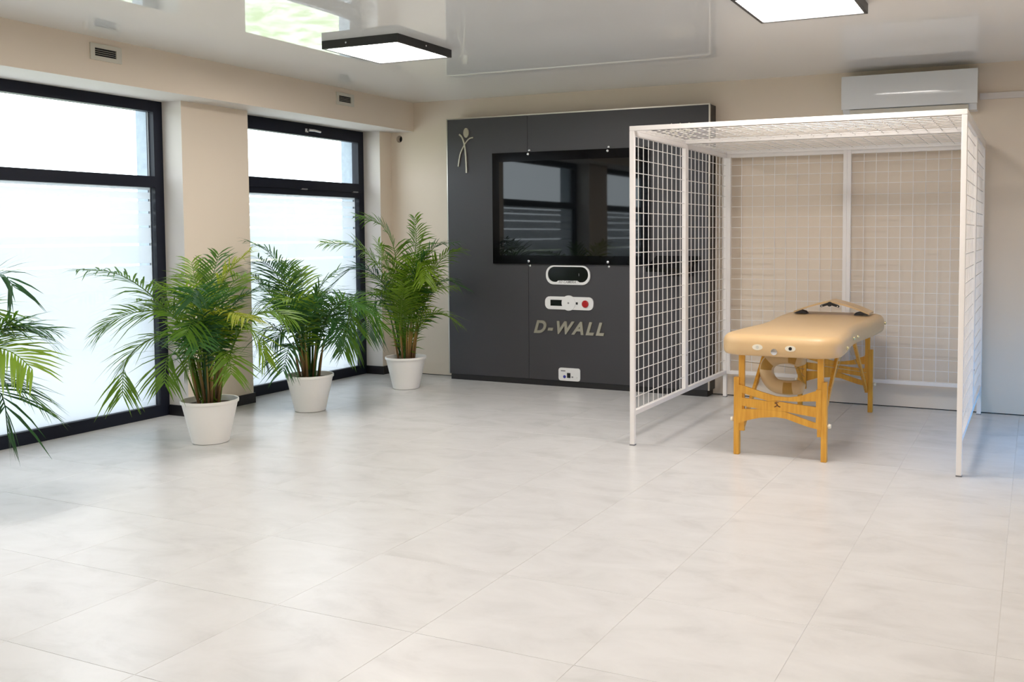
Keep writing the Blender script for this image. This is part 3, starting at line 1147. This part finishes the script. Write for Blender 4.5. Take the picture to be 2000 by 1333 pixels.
# steel cables under the top
for pa, pb in (((3.80, -1.95, 0.24), (3.80, -1.15, 0.60)), ((4.26, -1.95, 0.24), (4.26, -1.15, 0.60)), ((3.80, -0.33, 0.24), (3.80, -1.15, 0.60)), ((4.26, -0.33, 0.24), (4.26, -1.15, 0.60)),
               ((3.80, -1.95, 0.56), (3.80, -0.33, 0.30)), ((4.26, -1.95, 0.56), (4.26, -0.33, 0.30))):
    bm = bmesh.new()
    tube(bm, [pa, pb], 0.0018, 5)
    link_mesh('cable', bm, 'steel_cable', tbl)

# face cushion stowed under the top: a horseshoe pad with velcro patches
fc = empty('face_cushion', (3.95, -1.62, 0.33), 'horseshoe shaped pale tan face cushion stowed under the massage table', 'cushion')
path = [(4.085, -1.62, 0.520), (4.045, -1.62, 0.545), (3.97, -1.62, 0.560), (3.89, -1.62, 0.545), (3.842, -1.62, 0.495), (3.846, -1.62, 0.425), (3.89, -1.62, 0.375), (3.96, -1.62, 0.362), (4.03, -1.62, 0.368), (4.085, -1.62, 0.390)]
cp_ = cr([(a + 0.012, b, c) for a, b, c in path], 6)
bm = bmesh.new()
rings = []
nn = 14
for i, q in enumerate(cp_):
    d = (cp_[min(i + 1, len(cp_) - 1)] - cp_[max(i - 1, 0)]).normalized()
    s = Vector((-d.z, 0, d.x))
    e = min(i, len(cp_) - 1 - i)
    f = math.sin(min(1, (e + 0.35) / 5.0) * math.pi / 2)
    rings.append([bm.verts.new(q + s * math.cos(2 * math.pi * k / nn) * 0.046 * f + Vector((0, 1, 0)) * math.sin(2 * math.pi * k / nn) * 0.032 * f) for k in range(nn)])
for a, b in zip(rings, rings[1:]):
    for k in range(nn):
        bm.faces.new((a[k], a[(k + 1) % nn], b[(k + 1) % nn], b[k]))
bm.faces.new(rings[0])
bm.faces.new(rings[-1][::-1])
link_mesh('pad', bm, 'vinyl_pale', fc, smooth=True, auto=60)
for i0, i1 in ((21, 26), (41, 46), (7, 11)):
    bm = bmesh.new()
    rows = []
    for i in range(i0, i1 + 1):
        q = cp_[i]
        d = (cp_[i + 1] - cp_[i - 1]).normalized()
        s = Vector((-d.z, 0, d.x))
        rows.append([bm.verts.new(q + s * math.cos(a) * 0.0468 + Vector((0, 1, 0)) * math.sin(a) * 0.0328) for a in [math.pi * (1.22 + 0.56 * k / 6) for k in range(7)]])
    for a, b in zip(rows, rows[1:]):
        for k in range(6):
            bm.faces.new((a[k], a[k + 1], b[k + 1], b[k]))
    link_mesh('velcro_patch', bm, 'velcro', fc, smooth=True)

# face rest frame lying on the far end of the table, bent like a tent
hr_ = empty('headrest_frame', (4.04, -0.55, TZ1), 'tan headrest frame with black hinge, tented on the far end of the massage table', 'headrest')
HY0, HY1 = -0.60, -0.36
apex = (4.043, 0.846)
for sx, xf, nm in ((-1, 3.775, 'wing'), (1, 4.318, 'wing')):
    bm = bmesh.new()
    x0, z0_ = apex
    x1, z1_ = xf, TZ1 + 0.024
    nseg = 8
    rows = []
    for k in range(nseg + 1):
        f = k / nseg
        x = x0 + (x1 - x0) * f
        z = z0_ + (z1_ - z0_) * f + 0.008 * math.sin(math.pi * f)
        th = 0.012
        rows.append([bm.verts.new((x, HY0 + 0.02 * f, z)), bm.verts.new((x, HY1 - 0.02 * f, z)), bm.verts.new((x, HY1 - 0.02 * f, z - th)), bm.verts.new((x, HY0 + 0.02 * f, z - th))])
    for a, b in zip(rows, rows[1:]):
        for k in range(4):
            bm.faces.new((a[k], a[(k + 1) % 4], b[(k + 1) % 4], b[k]))
    bm.faces.new(rows[0])
    bm.faces.new(rows[-1][::-1])
    w = link_mesh(nm, bm, 'vinyl', hr_)
    bm = bmesh.new()
    prism_xz(bm, [(xf - sx * 0.005, TZ1 + 0.006 + 0.006), (xf - sx * 0.105, TZ1 + 0.006 + 0.004), (xf - sx * 0.090, TZ1 + 0.006 + 0.022), (xf - sx * 0.060, TZ1 + 0.006 + 0.030), (xf - sx * 0.045, TZ1 + 0.006 + 0.024)], HY0 - 0.012, HY0 + 0.05)
    link_mesh('clip', bm, 'black_plastic', w)
    bm = bmesh.new()
    a = (apex[0] + sx * 0.004, apex[1] - 0.020)
    b = (apex[0] + sx * 0.062, apex[1] - 0.040)
    prism_xz(bm, [(a[0], a[1] + 0.010), (b[0], b[1] + 0.010), (b[0] + sx * 0.008, b[1]), (b[0], b[1] - 0.008), (a[0], a[1] - 0.010)], HY0 - 0.010, HY0 + 0.004)
    link_mesh('hinge_arm', bm, 'black_plastic', w)
    bm = bmesh.new()
    cyl_y(bm, b[0] - sx * 0.006, b[1] + 0.001, 0.004, HY0 - 0.012, HY0 - 0.009, 10)
    link_mesh('rivet', bm, 'cream_plastic', w)
bm = bmesh.new()
cyl_y(bm, apex[0], apex[1] - 0.024, 0.017, HY0 - 0.016, HY0 + 0.01, 18)
link_mesh('hinge', bm, 'black_plastic', hr_)


# ------------------------------------------------------------------ potted palms (world coordinates of frond ribs)
PALMS = {
 'A': ((0.555, -3.000), [
  [(0.51,-3.02,0.31),(0.41,-3.05,0.70),(0.21,-3.11,0.93),(-0.02,-3.18,1.08),(-0.28,-3.26,1.11)],
  [(0.49,-3.03,0.31),(0.44,-3.07,0.66),(0.38,-3.13,0.84),(0.25,-3.22,0.85),(0.13,-3.31,0.82),(0.05,-3.39,0.73)],
  [(0.50,-3.02,0.31),(0.45,-3.08,0.60),(0.39,-3.15,0.70),(0.29,-3.26,0.66),(0.23,-3.35,0.54),(0.26,-3.40,0.35)],
  [(0.47,-3.04,0.31),(0.44,-3.09,0.48),(0.43,-3.14,0.58),(0.43,-3.21,0.56),(0.46,-3.26,0.42)],
  [(0.53,-3.01,0.31),(0.49,-2.99,0.74),(0.43,-2.96,0.96),(0.35,-2.93,1.15)],
  [(0.55,-3.00,0.31),(0.51,-2.97,0.85),(0.49,-2.90,1.03),(0.47,-2.82,1.20)],
  [(0.57,-2.99,0.31),(0.58,-2.99,0.79),(0.66,-2.95,1.07),(0.81,-2.89,1.23)],
  [(0.57,-2.99,0.31),(0.61,-2.95,0.74),(0.68,-2.88,0.90),(0.83,-2.77,1.02)],
  [(0.58,-2.99,0.31),(0.65,-2.98,0.66),(0.78,-2.95,0.75),(0.89,-2.93,0.70),(0.96,-2.93,0.56)],
  [(0.57,-2.99,0.31),(0.66,-3.02,0.56),(0.78,-3.06,0.59),(0.88,-3.13,0.48)],
  [(0.51,-3.02,0.31),(0.48,-3.03,0.75),(0.40,-3.07,0.94),(0.25,-3.14,1.02)],
  [(0.52,-3.02,0.31),(0.52,-3.07,0.79),(0.52,-3.14,0.98),(0.51,-3.24,0.99)],
  [(0.54,-3.01,0.31),(0.61,-3.08,0.71),(0.67,-3.21,0.81),(0.75,-3.35,0.74)],
  [(0.56,-3.00,0.31),(0.66,-3.03,0.75),(0.82,-3.08,0.85),(1.02,-3.12,0.82)],
  [(0.55,-3.00,0.31),(0.62,-3.05,0.71),(0.74,-3.11,0.90),(0.92,-3.17,1.00)],
  [(0.53,-3.01,0.31),(0.59,-3.10,0.65),(0.68,-3.22,0.73),(0.84,-3.33,0.67)],
  [(0.54,-3.01,0.31),(0.50,-3.07,0.58),(0.50,-3.14,0.48)],
  [(0.54,-3.01,0.31),(0.49,-2.98,0.83),(0.39,-2.94,1.03),(0.24,-2.92,1.07)],
  [(0.56,-3.00,0.31),(0.58,-2.92,0.83),(0.60,-2.82,1.03),(0.59,-2.71,1.06)],
  [(0.51,-3.02,0.31),(0.38,-3.03,0.72),(0.21,-3.03,0.87),(-0.03,-3.04,0.91)],
 ]),
 'B': ((0.385, -1.890), [
  [(0.35,-1.91,0.30),(0.28,-1.94,0.69),(0.22,-1.96,0.99),(0.13,-2.00,1.19),(-0.01,-2.07,1.28)],
  [(0.36,-1.90,0.30),(0.29,-1.91,0.69),(0.21,-1.90,0.94),(0.18,-1.87,1.10)],
  [(0.35,-1.91,0.30),(0.24,-1.93,0.63),(0.09,-1.96,0.87),(-0.09,-1.99,1.04)],
  [(0.35,-1.91,0.30),(0.27,-1.95,0.61),(0.13,-2.03,0.75),(-0.02,-2.12,0.70)],
  [(0.34,-1.91,0.30),(0.26,-1.96,0.52),(0.17,-2.03,0.64),(0.12,-2.08,0.57),(0.15,-2.10,0.39)],
  [(0.34,-1.91,0.30),(0.35,-1.98,0.50),(0.38,-2.09,0.51),(0.42,-2.20,0.35)],
  [(0.38,-1.89,0.30),(0.34,-1.87,0.69),(0.28,-1.84,0.90),(0.23,-1.79,1.06)],
  [(0.40,-1.88,0.30),(0.40,-1.86,0.69),(0.43,-1.81,0.93),(0.51,-1.72,1.05)],
  [(0.41,-1.88,0.30),(0.48,-1.85,0.63),(0.61,-1.79,0.81),(0.77,-1.72,0.79),(0.89,-1.67,0.63)],
  [(0.41,-1.88,0.30),(0.50,-1.86,0.66),(0.64,-1.82,0.83),(0.72,-1.82,0.73),(0.69,-1.86,0.47)],
  [(0.42,-1.88,0.30),(0.48,-1.89,0.64),(0.59,-1.91,0.74),(0.70,-1.94,0.67),(0.73,-2.01,0.55)],
  [(0.38,-1.89,0.30),(0.37,-1.96,0.64),(0.34,-2.07,0.80),(0.27,-2.21,0.87)],
  [(0.38,-1.89,0.30),(0.41,-1.96,0.64),(0.43,-2.06,0.84),(0.43,-2.20,0.87)],
  [(0.39,-1.89,0.30),(0.44,-1.93,0.64),(0.56,-1.97,0.82),(0.72,-2.02,0.89)],
  [(0.36,-1.90,0.30),(0.25,-1.90,0.70),(0.08,-1.90,1.04),(-0.10,-1.89,1.15)],
  [(0.37,-1.90,0.30),(0.28,-1.88,0.70),(0.14,-1.87,0.87),(-0.04,-1.86,0.93)],
  [(0.40,-1.88,0.30),(0.39,-1.83,0.72),(0.43,-1.74,0.88),(0.52,-1.61,0.87)],
  [(0.38,-1.89,0.30),(0.39,-1.89,0.61),(0.42,-1.88,0.79),(0.45,-1.86,0.93)],
  [(0.35,-1.91,0.30),(0.32,-1.97,0.57),(0.30,-2.06,0.62),(0.28,-2.16,0.55)],
 ]),
 'C': ((0.425, -0.745), [
  [(0.38,-0.77,0.33),(0.33,-0.81,0.83),(0.22,-0.88,1.09),(0.08,-0.97,1.24),(-0.14,-1.10,1.26)],
  [(0.39,-0.76,0.33),(0.37,-0.77,0.83),(0.35,-0.78,1.19),(0.25,-0.82,1.41),(0.07,-0.90,1.49)],
  [(0.41,-0.75,0.33),(0.45,-0.73,0.83),(0.50,-0.71,1.13),(0.52,-0.70,1.31),(0.51,-0.71,1.47)],
  [(0.42,-0.75,0.33),(0.48,-0.71,0.83),(0.51,-0.67,1.16),(0.55,-0.63,1.33)],
  [(0.42,-0.75,0.33),(0.49,-0.73,0.81),(0.57,-0.70,1.07),(0.69,-0.66,1.23),(0.84,-0.62,1.26)],
  [(0.43,-0.74,0.33),(0.52,-0.72,0.71),(0.63,-0.70,0.95),(0.78,-0.66,1.15),(0.91,-0.64,1.20)],
  [(0.44,-0.74,0.33),(0.52,-0.72,0.50),(0.65,-0.69,0.64),(0.77,-0.67,0.65),(0.88,-0.65,0.58)],
  [(0.44,-0.74,0.33),(0.54,-0.70,0.71),(0.65,-0.65,0.85),(0.79,-0.58,0.88)],
  [(0.38,-0.77,0.33),(0.32,-0.84,0.83),(0.22,-0.95,1.02),(0.13,-1.06,1.05),(0.03,-1.19,0.92)],
  [(0.37,-0.77,0.33),(0.30,-0.86,0.74),(0.18,-0.99,0.83),(0.13,-1.10,0.70),(0.13,-1.20,0.38)],
  [(0.37,-0.77,0.33),(0.31,-0.84,0.69),(0.26,-0.93,0.77),(0.25,-1.01,0.65),(0.29,-1.08,0.50)],
  [(0.39,-0.76,0.33),(0.36,-0.76,0.83),(0.26,-0.79,1.09),(0.19,-0.80,1.26)],
  [(0.41,-0.75,0.33),(0.48,-0.77,0.78),(0.59,-0.80,1.07),(0.70,-0.85,1.07),(0.76,-0.92,0.95)],
  [(0.40,-0.76,0.33),(0.48,-0.88,0.65),(0.63,-1.04,0.92)],
  [(0.39,-0.76,0.33),(0.39,-0.85,0.72),(0.38,-0.99,0.94),(0.33,-1.17,1.01)],
  [(0.40,-0.76,0.33),(0.40,-0.84,0.69),(0.38,-0.96,0.84),(0.37,-1.10,0.85)],
  [(0.41,-0.75,0.33),(0.51,-0.78,0.64),(0.62,-0.82,0.79)],
  [(0.41,-0.75,0.33),(0.44,-0.76,0.81),(0.51,-0.77,1.02),(0.60,-0.78,1.15)],
  [(0.39,-0.76,0.33),(0.34,-0.77,0.80),(0.27,-0.78,1.04),(0.13,-0.82,1.09)],
  [(0.40,-0.76,0.33),(0.42,-0.80,0.88),(0.40,-0.89,1.10),(0.36,-0.99,1.14)],
  [(0.43,-0.74,0.33),(0.47,-0.75,0.44),(0.52,-0.76,0.50)],
 ]),
 'D': ((0.680, -4.730), [
  [(0.68,-4.73,0.52),(0.77,-4.69,0.95),(0.90,-4.63,1.12),(0.99,-4.59,1.15),(1.04,-4.57,1.09)],
  [(0.68,-4.73,0.52),(0.78,-4.68,0.79),(0.93,-4.62,0.89),(1.05,-4.57,0.95)],
  [(0.68,-4.73,0.52),(0.75,-4.68,0.78),(0.88,-4.60,0.87),(0.98,-4.52,0.90),(1.09,-4.44,0.88)],
  [(0.68,-4.73,0.52),(0.78,-4.70,0.74),(0.94,-4.66,0.82),(1.09,-4.62,0.79),(1.20,-4.61,0.72)],
  [(0.68,-4.73,0.52),(0.76,-4.69,0.65),(0.88,-4.64,0.71),(1.03,-4.58,0.64),(1.14,-4.52,0.52)],
  [(0.68,-4.73,0.52),(0.77,-4.71,0.62),(0.90,-4.68,0.65),(1.04,-4.65,0.60),(1.09,-4.66,0.41)],
  [(0.67,-4.74,0.52),(0.64,-4.75,0.88),(0.58,-4.77,1.10)],
  [(0.68,-4.73,0.52),(0.66,-4.69,0.88),(0.66,-4.63,1.13)],
  [(0.67,-4.74,0.52),(0.55,-4.74,0.73),(0.33,-4.78,0.76)],
  [(0.67,-4.73,0.52),(0.78,-4.78,0.82),(0.90,-4.85,1.07)],
 ]),
}


def frond_mesh(path, rnd, leaf, leaf_w, start):
    """rib with two rows of narrow drooping leaflets"""
    pts = cr(path, 10)
    L = [0]
    for a, b in zip(pts, pts[1:]):
        L.append(L[-1] + (b - a).length)
    tot = L[-1]

    def at(s):
        s = min(max(s, 0), tot)
        for i in range(len(L) - 1):
            if s <= L[i + 1]:
                f = (s - L[i]) / max(1e-6, L[i + 1] - L[i])
                return pts[i].lerp(pts[i + 1], f), (pts[i + 1] - pts[i]).normalized()
        return pts[-1], (pts[-1] - pts[-2]).normalized()
    bm = bmesh.new()
    k = 14
    rib = [at(tot * i / k)[0] for i in range(k + 1)]
    tube(bm, rib, [0.0055 * (1 - 0.8 * i / k) + 0.0008 for i in range(k + 1)], 5)
    s0 = tot * start
    step = 0.0200
    n = max(12, int((tot - s0) / step))
    tilt = rnd.uniform(-0.35, 0.35)
    for i in range(n + 1):
        u = i / n
        c, d = at(s0 + (tot - s0) * u)
        side = d.cross(Vector((0, 0, 1)))
        if side.length < 0.25:
            side = d.cross(Vector((0.4, 0.9, 0.1)))
        side.normalize()
        nup = side.cross(d).normalized()
        side = (side * math.cos(tilt) + nup * math.sin(tilt)).normalized()
        nup = side.cross(d).normalized()
        ln = leaf * (0.58 + 0.60 * math.sin(math.pi * min(1, u * 0.82 + 0.12))) * (1 - 0.32 * u ** 3)
        fwd = 0.45 + 0.8 * u
        for sg in (-1, 1):
            if rnd.random() < 0.05:
                continue
            l = ln * rnd.uniform(0.8, 1.12)
            dirv = (side * sg + d * (fwd + rnd.uniform(-0.15, 0.15)) + nup * (0.22 + rnd.uniform(-0.15, 0.15))).normalized()
            wv = d.cross(dirv).normalized().cross(dirv).normalized()
            wv = (d - dirv * d.dot(dirv)).normalized()
            w = leaf_w * rnd.uniform(0.8, 1.15)
            droop = rnd.uniform(0.18, 0.5)
            prev = None
            for t in (0, 0.3, 0.65, 1.0):
                q = c + dirv * l * t + Vector((0, 0, -1)) * l * droop * t * t
                ww = w * (0.35, 1.0, 0.75, 0.05)[(0, 0.3, 0.65, 1.0).index(t)] * 0.5
                a, b = bm.verts.new(q + wv * ww), bm.verts.new(q - wv * ww)
                if prev:
                    bm.faces.new((prev[0], a, b, prev[1]))
                prev = (a, b)
    me = bpy.data.meshes.new('frond')
    bm.to_mesh(me)
    bm.free()
    return me


POT_H, POT_R0, POT_R1 = 0.278, 0.112, 0.176


def palm(key, label, seed, tints, filler, hgt, leaf=0.245):
    (cx, cy), paths = PALMS[key]
    rnd = random.Random(seed)
    t = empty('potted_palm', (cx, cy, 0), label, 'potted plant', 'areca palms in white pots along the windows')
    bm = bmesh.new()
    lathe(bm, [(POT_R0 - 0.008, 0.0), (POT_R0, 0.004), (POT_R1 - 0.008, POT_H - 0.022), (POT_R1 - 0.001, POT_H - 0.020), (POT_R1, POT_H - 0.004), (POT_R1 - 0.002, POT_H), (POT_R1 - 0.008, POT_H - 0.001), (POT_R1 - 0.014, POT_H - 0.04), (POT_R0 - 0.004, 0.02)], 48, (cx, cy, 0), True, True)
    link_mesh('pot', bm, 'pot_plastic', t, smooth=True, auto=40)
    bm = bmesh.new()
    lathe(bm, [(POT_R1 - 0.030, POT_H - 0.09), (POT_R1 - 0.021, POT_H - 0.034), (0.06, POT_H - 0.026)], 32, (cx, cy, 0), True, True)
    link_mesh('soil', bm, 'soil', t, smooth=True)
    soil = POT_H - 0.04
    allp = []
    for i, pth in enumerate(paths):
        p = [Vector(q) for q in pth]
        b = Vector((cx + (p[0].x - cx) * 0.5 + rnd.uniform(-0.04, 0.04), cy + (p[0].y - cy) * 0.5 + rnd.uniform(-0.05, 0.05), soil))
        allp.append(([b] + p, 0.0))
    for i in range(filler):
        a = rnd.uniform(0, 2 * math.pi)
        r = rnd.uniform(0.22, 0.55)
        z = rnd.uniform(0.72, 1.0) * hgt
        dv = Vector((math.cos(a), math.sin(a), 0))
        if cx + dv.x * r < XP + 0.10:
            dv.x = abs(dv.x)
        if cy + dv.y * r > -0.22:
            dv.y = -abs(dv.y)
        b = Vector((cx, cy, soil)) + dv * 0.06
        c = Vector((cx, cy, 0))
        allp.append(([b, c + dv * 0.10 + Vector((0, 0, 0.45)), c + dv * r * 0.45 + Vector((0, 0, z * 0.86)), c + dv * r * 0.8 + Vector((0, 0, z)), c + dv * r * 1.15 + Vector((0, 0, z * 0.93))], 1.0))
    for i, (pth, fil) in enumerate(allp):
        tot = sum((b - a).length for a, b in zip(pth, pth[1:]))
        start = rnd.uniform(0.34, 0.46) if tot > 0.55 else 0.3
        me = frond_mesh(pth, rnd, leaf * (0.75 + 0.35 * min(1, tot / 1.1)), 0.0135, start)
        o = link_data('frond', me, rnd.choice(tints), t)
    # cane stems
    for i in range(15):
        a = rnd.uniform(0, 2 * math.pi)
        r = 0.07 * math.sqrt(rnd.random())
        b = Vector((cx + r * math.cos(a), cy + r * math.sin(a), soil - 0.01))
        h = rnd.uniform(0.25, 0.45)
        e = b + Vector((math.cos(a) * 0.05, math.sin(a) * 0.05, h))
        bm = bmesh.new()
        tube(bm, [b, b.lerp(e, 0.5) + Vector((0, 0, 0.01)), e], [0.0095, 0.008, 0.005], 8)
        link_mesh('stem', bm, 'palm_stem', t, smooth=True, auto=60)
    return t


GREEN = ['leaf_green'] * 3 + ['leaf_yellow'] * 1 + ['leaf_dark']
palm('A', 'bushy areca palm in a white pot before the pillar between the windows', 11, GREEN, 4, 1.02)
palm('B', 'dark leaved areca palm in a white pot before the narrow tilt window', 12, ['leaf_dark'] * 3 + ['leaf_green'] * 2, 4, 0.95)
palm('C', 'tall areca palm in a white pot between the narrow window and the console', 13, GREEN, 3, 1.1)
palm('D', 'areca palm in front of the wide frosted window, fronds hanging low', 14, ['leaf_green', 'leaf_dark'], 6, 1.0)
